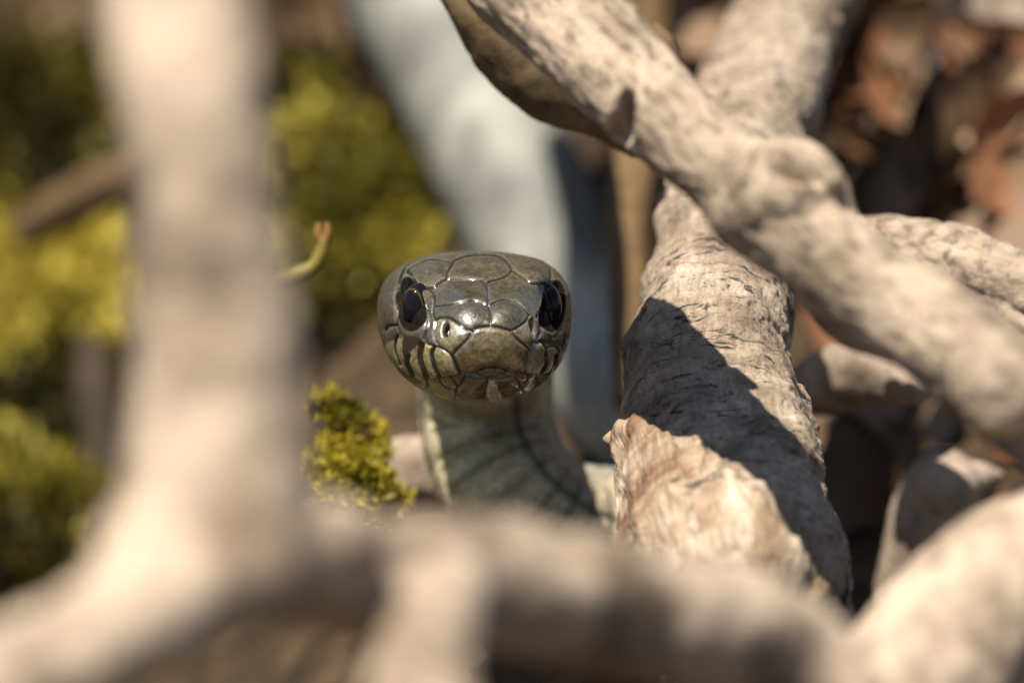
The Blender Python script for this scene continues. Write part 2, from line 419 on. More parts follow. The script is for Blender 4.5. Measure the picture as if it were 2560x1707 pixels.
spn, sps = resample(np.array([P(a, b, d) for a, b, d, r in bp]), 400); sT, sU, sW = frames(spn, UP + 0.3 * BACK)
near = np.concatenate([np.argmin(((c[:, None] - spn[None]) ** 2).sum(-1), 1) for c in np.array_split(V, max(1, len(V) // 4000))])
rel = V - spn[near]; b3 = np.stack([sps[near] + (rel * sT[near]).sum(1), (rel * sU[near]).sum(1), (rel * sW[near]).sum(1)], 1)
V = V + N * (0.020 * fbm(b3 * np.array([1.2, 3.6, 3.6]), 21, 4, 0.6) + 0.011 * fbm(b3 * np.array([5, 11, 11]), 27, 3, 0.6))[:, None]
branch = thing('diagonal_branch', base_of(V), 'pale knotty branch slanting across above the snake, its shadow on the log', 'branch')
obj('limb', V, F, M['branch_grain'], branch, attrs={'bark': b3})
V_scar = V.copy(); F_scar = F
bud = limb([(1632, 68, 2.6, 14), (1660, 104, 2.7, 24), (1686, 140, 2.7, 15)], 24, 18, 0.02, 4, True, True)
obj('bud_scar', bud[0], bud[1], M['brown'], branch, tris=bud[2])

# the log beside the head
lp = [(2080, -290, -10.8, 150), (2020, -60, -8.6, 152), (1945, 110, -7.2, 155), (1870, 330, -5.2, 160), (1812, 520, -3.4, 166), (1797, 640, -2.7, 178), (1798, 760, -1.8, 193), (1785, 880, -1.0, 214),
      (1787, 1020, -0.3, 226), (1803, 1160, 0.4, 242), (1832, 1320, 1.3, 262), (1860, 1440, 2.0, 270), (1880, 1520, 2.4, 262)]
lp = [(a, b, d, r * 0.965) for a, b, d, r in lp]
LV, LF, ltr, la3 = limb(lp, 760, 420, 0.09, 31, round1=True, fine=0.0, freq=0.9)
LN = vnormals(LV, LF)
flake = fbm(la3 * np.array([2.4, 1.1, 1.1]), 51, 5, 0.6)
steps = np.tanh((fbm(la3 * np.array([1.5, 0.8, 0.8]), 61, 4, 0.55) - 0.05) * 14) * 0.022        # edges of flaking layers
LV2 = LV + LN * (0.030 * flake + steps + 0.012 * fbm(la3 * 7, 71, 4, 0.65))[:, None]
log = thing('bark_log', base_of(LV2), 'thick grey log with flaking bark and a ragged tan strip, beside the snake', 'log')
obj('trunk', LV2, LF, M['log'], log, attrs={'bark': la3}, tris=ltr)
# the peeling bark layer: a shell over the lower, camera-facing side with a torn edge
px, py, pd = proj(LV)
ex = np.array([1400, 1540, 1575, 1605, 1640, 1660, 1690, 1705, 1735, 1765, 1800, 1870, 1950, 2030, 2110, 2200, 2400])
ey = np.array([1120, 1075, 1050, 1044, 1058, 1095, 1085, 1125, 1098, 1104, 1135, 1212, 1305, 1405, 1505, 1620, 1900])
edge = np.interp(px, ex, ey) + 10 * noise(la3 * 9, 5) + 16 * noise(la3 * 4, 6)
facing = (LN @ BACK) > -0.35
inside = np.clip((py - edge) / 34.0, -1, 1)
lift = 0.055 * np.sqrt(np.clip(inside, 0, 1)) + 0.03 * np.exp(-((py - edge - 30) / 40) ** 2) + 0.045 * np.clip((1660 - px) / 80, 0, 1) * np.exp(-((py - edge) / 130) ** 2) * (1 + fbm(la3 * 4, 8, 3))
SV = LV + LN * (lift + 0.035 * fbm(la3 * np.array([0.9, 4.5, 4.5]), 81, 4, 0.6) * np.clip(inside + 0.3, 0, 1) + 0.016 * fbm(la3 * 6, 91, 4, 0.6) - 0.09 * (inside < 0))[:, None]
keepv = facing & (py > edge - 12) & (py < 1800)
kf = keepv[LF].all(1); used = np.unique(LF[kf]); mp = -np.ones(len(LV), int); mp[used] = np.arange(len(used))
obj('bark_layer', SV[used], mp[LF[kf]], M['flap'], log, attrs={'bark': la3[used]})

# foreground wood, far out of focus: one root with an upright stem and three limbs
D0 = 18.0
parts = [limb([(395, -330, D0 - 1, 205), (430, -60, D0 - .5, 205), (470, 250, D0, 205), (505, 520, D0, 208), (535, 800, D0, 218), (555, 1050, D0, 228), (560, 1300, D0 + .2, 240), (540, 1480, D0 + .6, 200)], 160, 60, 0.10, 101, round1=True),
         limb([(900, 1330, D0 - .6, 110), (700, 1360, D0, 170), (500, 1450, D0 + .5, 170), (250, 1590, D0 + 1.2, 165), (0, 1730, D0 + 1.8, 170), (-300, 1900, D0 + 2.5, 170)], 110, 60, 0.10, 103, round0=True),
         limb([(560, 1380, D0 + .2, 150), (800, 1430, D0 - 1, 155), (1050, 1445, D0 - 2.2, 165), (1300, 1465, D0 - 3.4, 172), (1550, 1535, D0 - 4.4, 185), (1780, 1575, D0 - 5.2, 188), (1980, 1650, D0 - 5.6, 150), (2150, 1800, D0 - 5.6, 120)], 140, 60, 0.10, 105, round0=True),
         limb([(330, 1560, D0 + 1, 150), (420, 1430, D0 + .4, 190), (560, 1330, D0, 210), (760, 1360, D0 - .6, 130), (960, 1390, D0 - 1.6, 110)], 70, 50, 0.08, 109, round0=True, round1=True),
         limb([(1110, 1420, D0 - 2.2, 90), (1090, 1540, D0 - 1.2, 125), (1070, 1680, D0, 150), (1045, 1900, D0 + 1, 160)], 70, 50, 0.06, 107, round0=True)]
V, F = remesh(*join(parts), 0.07)
V = knot(V, F, 560, 1290, 0.5, -0.12); V = knot(V, F, 480, 1400, 0.6, 0.1)
V = V + vnormals(V, F) * (0.075 * fbm(V * 1.0, 121, 4))[:, None]
tag(obj('forked_root', V, F, M['fore']), 'blurred pale upright stem that forks into low limbs in front of the snake', 'branch')

V, F, tr, a3 = limb([(2120, 1980, 8.5, 240), (2270, 1740, 8.2, 205), (2400, 1570, 7.6, 195), (2560, 1420, 7.0, 185), (2800, 1290, 6.2, 180)], 120, 70, 0.14, 131, freq=0.9)
tag(obj('corner_branch', V, F, M['fore'], tris=tr), 'blurred thick pale branch in front of the foot of the log', 'branch')

def stick(name, cps, mat, label, seed, nl=90, nr=40, amp=0.05, r0=True, r1=True, fine=0.02, group=None):
    V, F, tr, a3 = limb(cps, nl, nr, amp, seed, r0, r1, fine)
    return tag(obj(name, V, F, M[mat], tris=tr), label, 'stick', group)

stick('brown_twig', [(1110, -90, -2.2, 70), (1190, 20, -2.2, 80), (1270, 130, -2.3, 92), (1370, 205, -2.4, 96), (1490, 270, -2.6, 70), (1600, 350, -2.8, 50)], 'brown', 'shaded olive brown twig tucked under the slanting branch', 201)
stick('side_branch', [(2110, 590, -3.0, 60), (2200, 610, -2.7, 82), (2330, 640, -2.4, 92), (2470, 690, -2.1, 96), (2620, 770, -1.8, 96), (2800, 860, -1.6, 96)], 'branch', 'weathered pale stick behind the slanting branch, with scaly bark', 203, 140, 80, fine=0.04)
a = limb([(1650, -330, -10.6, 56), (1640, -60, -10.2, 58), (1620, 230, -9.8, 60), (1590, 400, -9.0, 66), (1570, 540, -8.4, 60), (1570, 760, -7.6, 50), (1580, 1000, -6.9, 45)], 110, 40, 0.05, 205, True, True, 0.02)
us = thing('upright_stick', base_of(a[0]), 'blurred brownish stick upright between the snake body and the log', 'stick')
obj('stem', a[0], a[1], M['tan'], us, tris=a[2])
q = [P(1648, -260, -10.5), P(1600, -560, -10.6), P(1520, 340, -15.5) + SDIR * 6.5, P(1515, 560, -14.9) + SDIR * 6.8, P(1520, 720, -12) + SDIR * 7, P(1508, 850, -9) + SDIR * 7.2, P(1488, 1000, -6.8) + SDIR * 7.6]     # side twig added out of view, arched so it shades the body
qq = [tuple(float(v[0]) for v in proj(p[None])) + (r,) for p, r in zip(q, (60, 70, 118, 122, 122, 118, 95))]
a = limb(qq, 120, 40, 0.05, 14, True, True); obj('added_shade_twig', a[0], a[1], M['tan'], us, tris=a[2])
a = limb([(2290, 1560, -5.4, 130), (2320, 1400, -5.2, 118), (2345, 1260, -4.9, 105), (2365, 1190, -4.6, 85)], 90, 40, 0.05, 207, True, True, 0.02)
st = thing('knobbed_stub', base_of(a[0]), 'pale stub with a pointed spur beside the log in shadow', 'stick')
obj('stump', a[0], a[1], M['back'], st, tris=a[2])
sp = limb([(2380, 1220, -4.8, 70), (2440, 1195, -4.9, 48), (2500, 1188, -5.0, 14)], 40, 30, 0.02, 9, True, True)
obj('spur', sp[0], sp[1], M['back'], st, tris=sp[2])
stick('slanting_twig', [(60, 580, -19.0, 50), (130, 540, -18.8, 62), (200, 500, -18.5, 68), (300, 450, -18.2, 62), (430, 390, -18.0, 50)], 'tan', 'tan twig lying across the moss behind the upright stem', 209)
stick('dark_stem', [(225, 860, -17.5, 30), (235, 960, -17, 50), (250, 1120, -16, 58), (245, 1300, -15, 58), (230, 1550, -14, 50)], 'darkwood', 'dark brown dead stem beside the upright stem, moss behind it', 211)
stick('pale_chip', [(880, 1250, -5.4, 70), (980, 1200, -5.3, 95), (1090, 1190, -5.2, 95), (1220, 1240, -5.0, 70)], 'back', 'pale wood chip on the ground between moss tuft and snake neck', 213)
stick('bleached_stick', [(1960, 1010, -5.2, 60), (2060, 960, -5.0, 85), (2180, 930, -4.6, 92), (2300, 960, -4.2, 60)], 'back', 'short bleached stick in a gap below the slanting branch', 215)

# ------------------------------------------------------------------ the snake: one continuous skin from snout to the body behind
yaw = math.radians(2.5); pit = math.radians(9)
FW = np.array([math.sin(yaw) * math.cos(pit), -math.cos(yaw) * math.cos(pit), math.sin(pit)])
HUP = np.array([0, 0, 1.0]); HUP = HUP - FW * (HUP @ FW); HUP /= np.linalg.norm(HUP)
HR = np.cross(FW, HUP)                       # picture-right is -HR or +HR; sign fixed below
if HR[0] < 0: HR = -HR
TIP = P(1206, 872, 0.8)
sec = np.array([  # back from snout, half width, top, bottom, squareness
    (0.000, 0.010, 0.006, -0.010, 2.0), (0.012, 0.18, 0.085, -0.15, 2.1), (0.045, 0.32, 0.165, -0.27, 2.3), (0.11, 0.42, 0.235, -0.385, 2.4), (0.22, 0.505, 0.305, -0.49, 2.45),
    (0.38, 0.59, 0.375, -0.58, 2.55), (0.58, 0.685, 0.44, -0.65, 2.75), (0.80, 0.78, 0.505, -0.70, 2.6), (1.05, 0.875, 0.560, -0.74, 2.6), (1.35, 0.945, 0.615, -0.76, 2.6),
    (1.7, 0.985, 0.64, -0.77, 2.55), (2.05, 1.00, 0.62, -0.77, 2.45), (2.4, 0.96, 0.53, -0.75, 2.3), (2.8, 0.85, 0.40, -0.71, 2.15), (3.2, 0.75, 0.40, -0.68, 2.0), (3.8, 0.71, 0.60, -0.69, 2.0)])
# spine: straight through the head, then the neck bends down, swings right behind the log and returns behind the head
head_end = TIP - FW * 2.9
d1, g1 = onground(1290, 480, 0.85); d2, g2 = onground(1160, 200, 0.85); d3, g3 = onground(1020, -60, 0.85); d4, g4 = onground(930, -330, 0.85)
ctrl = [TIP, TIP - FW * 0.9, TIP - FW * 1.9, TIP - FW * 2.6 - HUP * 0.06, P(1214, 880, -3.45), P(1214, 1000, -4.05), P(1230, 1120, -4.05), P(1292, 1240, -3.9), P(1425, 1325, -4.2), P(1640, 1330, -5.2),
        P(1790, 1220, -6.8), P(1740, 1090, -8.6), P(1580, 980, -9.6)]
q0 = P(1430, 800, d1 + 1.2); ctrl += [q0, g1, g2, g3, g4]
SP, sl_ = resample(np.array(ctrl), 4000)
hs = np.concatenate([np.linspace(0, 1, 60) ** 2 * 0.35, np.linspace(0.36, 2.6, 210), np.linspace(2.63, 3.6, 50)[0:]])
bs = np.r_[np.arange(3.625, 8.0, 0.025), np.arange(8.0, sl_[-1], 0.075)]
s_all = np.r_[hs, bs]
C = np.stack([np.interp(s_all, sl_, SP[:, k]) for k in range(3)], 1)
NR = 380
dense_T, dense_U, dense_W = frames(SP, HUP)
def smp(A): 
    B = np.stack([np.interp(s_all, sl_, A[:, k]) for k in range(3)], 1); return B / np.linalg.norm(B, axis=1)[:, None]
U_ = smp(dense_U); T_ = smp(dense_T); W_ = np.cross(U_, T_); W_ /= np.linalg.norm(W_, axis=1)[:, None]
if W_[0][0] < 0: W_ = -W_
sc = np.clip(s_all, 0, 3.8)
wd = np.interp(sc, sec[:, 0], sec[:, 1]); tp = np.interp(sc, sec[:, 0], sec[:, 2]); bt = np.interp(sc, sec[:, 0], sec[:, 3]); sq = np.interp(sc, sec[:, 0], sec[:, 4])
def smooth(a, k):
    b = a.copy()
    for _ in range(k): b[1:-1] = 0.25 * b[:-2] + 0.5 * b[1:-1] + 0.25 * b[2:]
    return b
hn = len(hs)
for arr in (wd, tp, bt, sq): arr[30:hn] = smooth(arr[30 - 1:hn + 1], 40)[1:-1]
grow = np.interp(s_all, [3.6, 5, 7, 10, 13, 30], [1, 0.99, 1.0, 1.16, 1.30, 1.36]); wd *= grow; tp *= grow; bt *= grow
th = np.linspace(0, 2 * math.pi, NR, endpoint=False)
cx = np.sign(np.sin(th)) * np.abs(np.sin(th))[None] ** (2 / sq[:, None]); cz = np.sign(np.cos(th)) * np.abs(np.cos(th))[None] ** (2 / sq[:, None])
hz = np.where(cz > 0, tp[:, None] * cz, -bt[:, None] * cz)
V = (C[:, None] + W_[:, None] * (wd[:, None] * cx)[..., None] + U_[:, None] * hz[..., None]).reshape(-1, 3)
F = ringfaces(len(s_all), NR)
if (vnormals(V, F)[5000] @ (V[5000] - C[5000 // NR])) < 0: F = F[:, ::-1]
S_ = np.repeat(s_all, NR); TH = np.tile(th, len(s_all))
HEAD = S_ < 3.0

# -- scale borders of the head, traced as seen face on (crop coordinates of the photograph) and cut into the skin
def cr(pts): return [(900 + a / 3.267, 580 + b / 3.267) for a, b in pts]
SUT = [  # (points, groove width px, groove depth, darkness)
    ([(845, 205), (900, 195), (1000, 190), (1100, 195), (1165, 215)], 1),
    ([(950, 150), (955, 190)], 1),
    ([(845, 205), (775, 240), (755, 275), (715, 350), (708, 400)], 1),
    ([(708, 400), (800, 392), (900, 390), (980, 400), (1025, 425), (1060, 405), (1095, 395), (1180, 372), (1240, 320)], 1),
    ([(1165, 215), (1220, 280), (1240, 320)], 1), ([(1240, 320), (1320, 390), (1400, 440), (1520, 437)], 1),
    ([(708, 400), (640, 440), (610, 465), (480, 470)], 1), ([(410, 310), (440, 295), (560, 245), (640, 245), (755, 260)], 1),
    ([(410, 310), (400, 345), (430, 370), (455, 420), (480, 470)], 2), ([(1530, 270), (1540, 330), (1535, 420), (1500, 520), (1490, 600), (1460, 680)], 2),
    ([(1025, 425), (1035, 500), (1040, 560), (1045, 620), (1060, 700), (1065, 775)], 1),
    ([(610, 600), (720, 612), (800, 608), (870, 598), (940, 590), (1045, 620), (1090, 600), (1190, 575), (1290, 610), (1370, 690)], 1),
    ([(480, 470), (570, 480), (610, 540), (590, 640), (600, 705)], 1),
    ([(600, 705), (680, 703), (740, 715), (790, 745), (860, 795), (920, 810), (960, 785), (1020, 775), (1065, 775), (1140, 785), (1230, 805), (1275, 785), (1340, 740), (1370, 690)], 2),
    ([(920, 810), (870, 880), (790, 965), (755, 1010)], 2), ([(1230, 810), (1290, 880), (1370, 950), (1388, 1000)], 2),
    ([(755, 1010), (780, 1080), (815, 1170)], 4), ([(1388, 985), (1385, 1050), (1345, 1150)], 4),
    ([(600, 940), (585, 1000), (610, 1100), (650, 1188)], 5), ([(500, 920), (490, 1030), (520, 1130), (548, 1200)], 6), ([(395, 1010), (385, 1070), (430, 1170)], 5),
    ([(515, 880), (540, 910), (640, 940), (690, 960), (755, 1010)], 2),
    ([(1520, 1000), (1520, 1080), (1475, 1160)], 4), ([(1605, 1010), (1590, 1090), (1560, 1155)], 5),
    ([(1388, 985), (1420, 930), (1490, 900), (1525, 960), (1520, 1000)], 1), ([(1525, 960), (1570, 930), (1620, 960), (1605, 1010)], 1),
    ([(600, 710), (585, 790), (600, 870), (640, 930)], 2), ([(545, 600), (530, 720), (512, 870)], 3),
    ([(1480, 640), (1500, 800), (1440, 890), (1420, 930)], 2), ([(1370, 690), (1385, 760), (1430, 850)], 1),
    ([(230, 1060), (270, 1095), (330, 1145), (400, 1190), (470, 1220), (530, 1228), (600, 1215), (680, 1200), (760, 1188), (830, 1180), (920, 1176), (960, 1150), (1000, 1127), (1080, 1112), (1150, 1120), (1200, 1145), (1240, 1165), (1340, 1162), (1420, 1175), (1500, 1175), (1570, 1150), (1640, 1090), (1720, 1000)], 5),
    ([(930, 1180), (990, 1215), (1080, 1228), (1160, 1218), (1240, 1165)], 1),
    ([(1050, 1230), (1040, 1270), (1025, 1350), (1030, 1400)], 2), ([(830, 1180), (850, 1225), (940, 1245), (1045, 1245), (1180, 1252), (1290, 1225), (1350, 1160)], 1),
    ([(775, 1400), (780, 1340), (810, 1290), (850, 1225)], 2), ([(1290, 1225), (1330, 1290), (1320, 1380)], 1), ([(1420, 1180), (1400, 1250), (1330, 1290)], 1), ([(1500, 1175), (1470, 1240), (1400, 1290)], 1),
    ([(600, 1220), (640, 1290), (720, 1340)], 1), ([(690, 1200), (740, 1250), (790, 1320)], 1), ([(480, 1225), (540, 1300), (620, 1350)], 1),
    ([(310, 480), (330, 400), (370, 300), (420, 260)], 3), ([(300, 600), (300, 700), (330, 830)], 2), ([(300, 760), (240, 770), (215, 800)], 2), ([(330, 830), (300, 870), (290, 960), (330, 1080)], 2),
    ([(1700, 560), (1690, 680), (1640, 800), (1580, 850)], 2), ([(1700, 720), (1670, 850), (1655, 960), (1700, 900)], 1)]
HX, HY, HDp = proj(V); hv = np.where(HEAD)[0]
hpx = np.stack([HX[hv], HY[hv]], 1)
N = vnormals(V, F); face = np.clip((N[hv] @ BACK) / 0.14, 0, 1) * (S_[hv] < 2.4)
def inpoly(p, pts):
    pts = np.array(cr(pts)); x, y = p.T; c = np.zeros(len(p), bool)
    for (x1, y1), (x2, y2) in zip(pts, np.roll(pts, -1, 0)):
        k = (y1 > y) != (y2 > y); c ^= k & (x < (x2 - x1) * (y - y1) / (y2 - y1 + 1e-12) + x1)
    return c
def ell(p, cx, cy, rx, ry, rot=0):
    c = cr([(cx, cy)])[0]; q = (p - np.array(c)) * 3.267; a = math.radians(rot)
    x = q[:, 0] * math.cos(a) + q[:, 1] * math.sin(a); y = -q[:, 0] * math.sin(a) + q[:, 1] * math.cos(a)
    return np.hypot(x / rx, y / ry)
# colour of the skin: bronze olive crown, paler lips, grey sides, olive belly
base = np.zeros((len(V), 3)); ventral = (np.cos(TH) < -0.15)
back_c = np.array((0.215, 0.222, 0.21)); side_c = np.array((0.33, 0.28, 0.21)); belly_c = np.array((0.45, 0.405, 0.265))
cth = np.cos(TH); cv = np.cos(TH - 0.38 * np.clip((S_ - 2.9) / 0.4, 0, 1))
k = np.clip((cv + 0.15) / 0.5, 0, 1)[:, None]; base = side_c * (1 - k) + back_c * k
bel = np.clip((-0.70 - cv) / 0.05, 0, 1)[:, None]; base = base * (1 - bel) + belly_c * bel
line = np.exp(-((cv + 0.64) / 0.05) ** 2)[:, None]; base = base * (1 - 0.75 * line) + 0.03 * 0.75 * line
pale = np.exp(-((cv + 0.76) / 0.045) ** 2)[:, None]; base = base * (1 - 0.6 * pale) + np.array((0.44, 0.42, 0.34)) * 0.6 * pale
nk = (np.clip((5.0 - S_) / 1.0, 0, 1) * np.clip((cth - 0.0) / 0.3, 0, 1))[:, None]; base = base * (1 - nk) + np.array((0.06, 0.055, 0.04)) * nk
far = np.clip((S_ - 7.5) / 2.0, 0, 1)[:, None]; base = base * (1 - far) + back_c * far
crown = np.array((0.050, 0.041, 0.022)); col = np.tile(crown, (len(hv), 1))
def paint(mask, c, f=1.0): 
    m = (np.clip(mask, 0, 1) * f)[:, None]; col[:] = col * (1 - m) + np.array(c) * m
upper = HY[hv]
lips = inpoly(hpx, [(230, 900), (360, 860), (515, 880), (640, 940), (755, 1010), (830, 1180), (530, 1230), (330, 1150), (200, 1020)]) | inpoly(hpx, [(1388, 985), (1490, 900), (1620, 950), (1740, 900), (1700, 1020), (1570, 1160), (1345, 1165)])
paint(lips.astype(float), (0.24, 0.21, 0.11))
paint(inpoly(hpx, [(920, 810), (1060, 780), (1230, 810), (1388, 990), (1345, 1150), (1080, 1112), (815, 1170), (755, 1010)]).astype(float), (0.088, 0.066, 0.026))
paint(inpoly(hpx, [(600, 705), (800, 750), (920, 810), (755, 1010), (640, 930), (590, 800)]).astype(float), (0.14, 0.12, 0.068))
paint(inpoly(hpx, [(1230, 810), (1370, 690), (1480, 700), (1430, 920), (1388, 985)]).astype(float), (0.12, 0.10, 0.058))
low = inpoly(hpx, [(200, 1040), (330, 1150), (530, 1230), (830, 1182), (960, 1150), (1080, 1112), (1240, 1165), (1500, 1178), (1720, 1005), (1760, 1500), (200, 1500)])
paint(low.astype(float), (0.135, 0.112, 0.05))
paint(inpoly(hpx, [(1060, 1250), (1095, 1242), (1130, 1300), (1128, 1345), (1215, 1395), (1090, 1385), (1030, 1370)]).astype(float), (0.62, 0.60, 0.50))
paint(inpoly(hpx, [(430, 1255), (560, 1275), (700, 1275), (770, 1310), (780, 1375), (640, 1350), (500, 1310)]).astype(float) * (0.5 + 0.5 * noise(V[hv] * 12, 31)), (0.42, 0.40, 0.30), 0.8)  # lower jaw highlight painted into the skin as a broken pale streak
paint(inpoly(hpx, [(360, 850), (430, 845), (510, 870), (500, 900), (420, 980), (375, 1060), (355, 980)]).astype(float), (0.012, 0.008, 0.008))
paint(inpoly(hpx, [(130, 500), (240, 380), (300, 480), (300, 760), (150, 780)]).astype(float), (0.05, 0.045, 0.035))
groove = np.zeros(len(hv)); dmin = np.full(len(hv), 1e9); dark = np.zeros(len(hv)); rim = np.zeros(len(hv))
for pts, wgt in SUT:
    d = seg_dist(hpx, cr(pts)); dmin = np.minimum(dmin, d)
    wpx = {1: 2.0, 2: 2.3, 3: 2.8, 4: 4.4, 5: 5.4, 6: 6.6}[wgt]
    groove = np.maximum(groove, np.exp(-(d / wpx) ** 2) * (0.6 + 0.12 * wgt))
    dark = np.maximum(dark, np.clip((wpx + 1.5 - d) / 1.6, 0, 1) * {1: 0.88, 2: 0.9, 3: 0.94}.get(wgt, 0.97))
    rim = np.maximum(rim, np.exp(-((d - wpx - 2.5) / 2.0) ** 2) * 0.5)
paint(rim * face, (0.22, 0.20, 0.14), 0.35)
paint(dark * face, (0.012, 0.009, 0.006))
eyeL = ell(hpx, 410, 600, 118, 215, -4); eyeR = ell(hpx, 1584, 615, 96, 208, 5)
orb = np.minimum(eyeL, eyeR)
paint(np.clip((1.04 - orb) / 0.06, 0, 1), (0.010, 0.008, 0.007))
paint(np.exp(-((orb - 1.07) / 0.045) ** 2), (0.20, 0.175, 0.115), 0.4)
nos = np.minimum(ell(hpx, 706, 800, 30, 66, 8), ell(hpx, 1415, 775, 30, 74, -12))
paint(np.clip((1.05 - nos) / 0.3, 0, 1), (0.006, 0.004, 0.004))
mot = noise(V[hv] * 14, 3) * 0.12 + noise(V[hv] * 5, 4) * 0.14
col *= (1 + mot)[:, None]
hb = np.clip((S_[hv] - 2.2) / 0.6, 0, 1)[:, None]
base[hv] = col * (1 - hb) + base[hv] * hb
# relief of the head
pil = 0.016 * (1 - np.exp(-dmin / 7.0))
dis = (pil - 0.027 * groove) * face
dis -= 0.085 * np.clip((1.02 - orb) / 0.25, 0, 1)                       # eye sockets
dis += 0.050 * np.exp(-((np.minimum(ell(hpx, 560, 360, 190, 120, -10), ell(hpx, 1440, 360, 150, 130, 12))) ** 2) * 1.2)   # brows
dis += 0.055 * np.exp(-np.minimum(ell(hpx, 880, 640, 170, 120), ell(hpx, 1190, 650, 170, 120)) ** 2)        # swollen snout shields
dis -= 0.09 * np.clip((1.1 - nos) / 0.6, 0, 1)
dis -= 0.05 * np.exp(-np.minimum(ell(hpx, 560, 720, 70, 160, 6), ell(hpx, 1470, 760, 60, 150, -8)) ** 2)    # hollow before the eye
dis -= 0.075 * low * face * np.clip(1, 0, 1)                            # lower jaw set back under the lip
flk = inpoly(hpx, [(1060, 1250), (1095, 1242), (1130, 1300), (1128, 1345), (1215, 1395), (1090, 1385), (1030, 1370)])
dis += 0.012 * flk
V[hv] += N[hv] * dis[:, None]
# body relief: belly shields and rows of small scales
bm = np.clip((S_ - 2.9) / 0.4, 0, 1)
saw = (S_ / 0.19) % 1.0
V += N * (bm * (cth < -0.5) * (0.035 * saw - 0.017) * np.clip((-0.5 - cth) / 0.2, 0, 1))[:, None]
rowa = TH * 19 / (2 * math.pi) * 1.6; rowb = S_ / 0.30
cell = np.abs(np.sin(math.pi * (rowa + rowb))) * np.abs(np.sin(math.pi * (rowa - rowb)))
V += N * (bm * np.clip((cth + 0.4) / 0.1, 0, 1) * 0.022 * np.sqrt(cell))[:, None]
sk = np.clip((cth + 0.4) / 0.1, 0, 1) * bm
base *= (1 - 0.45 * sk * np.clip(1 - cell * 5, 0, 1))[:, None]
base *= (1 - 0.45 * bm * np.clip((-0.5 - cth) / 0.1, 0, 1) * np.clip((saw - 0.70) / 0.1, 0, 1))[:, None]
base *= (1 + bm * (0.40 * fbm(V * 1.5, 77, 4)))[:, None]
tipc = len(V); V = np.vstack([V, V[:NR].mean(0)]); base = np.vstack([base, base[0]])
jj = np.arange(NR); tr = np.stack([np.full(NR, tipc), (jj + 1) % NR, jj], 1)
tn = np.cross(V[tr[0, 1]] - V[tr[0, 0]], V[tr[0, 2]] - V[tr[0, 0]])
if tn @ FW < 0: tr = tr[:, ::-1]
body = bpy.data.objects
matt = np.maximum(np.clip((np.r_[S_, 0] - 2.3) / 0.7, 0, 1), 0.75 * np.clip((np.r_[S_, 0] - 0.5) / 0.6, 0, 1)); matt[hv] = np.maximum(matt[hv], np.clip((1.05 - orb) / 0.05, 0, 1))
dull = np.zeros(len(V)); dull[hv] = np.maximum(np.maximum(np.clip((1.03 - orb) / 0.05, 0, 1), np.clip((1.05 - nos) / 0.3, 0, 1)), 0.8 * dark * face)
snake = thing('snake', P(1340, 1330, -3.6), 'dark bronze glossy snake with raised head facing out between the branches', 'snake')
obj('body', V, F, M['snake'], snake, attrs={'tint': base, 'matt': matt, 'dull': dull}, tris=tr)
# eyes
def eye(px0, py0, rx, ry, lat):
    x, y, d = proj(V); m = np.hypot(x - px0, y - py0) < 10; k = np.where(m)[0][np.argmax(d[m])]
    nrm = vnormals(V[:-1], F)[k] if False else None
    a = np.linspace(0, math.pi, 40); b = np.linspace(0, 2 * math.pi, 64, endpoint=False)
    outv = HR * lat * 0.62 + FW * 0.78; outv /= np.linalg.norm(outv)
    e2 = HUP; e1 = np.cross(outv, e2); e1 /= np.linalg.norm(e1); e2 = np.cross(e1, outv)
    R = ry / PXCM; c = V[k] - outv * R * 0.40
    pts = np.array([c + outv * (R * 0.78 * math.cos(t)) + (e1 * math.cos(u) * 0.66 + e2 * math.sin(u)) * (R * math.sin(t)) for t in a for u in b])
    tt = np.repeat(a, 64)
    ring = np.exp(-((tt - 0.99) / 0.035) ** 2)[:, None]; tint = np.array((0.006, 0.006, 0.008)) * (1 - ring) + np.array((0.11, 0.07, 0.025)) * ring
    obj('eye', pts, ringfaces(40, 64), M['eye'], snake, attrs={'tint': tint})
eye(*cr([(405, 612)])[0], 29, 62, -1)
eye(*cr([(1592, 610)])[0], 28, 62, 1)

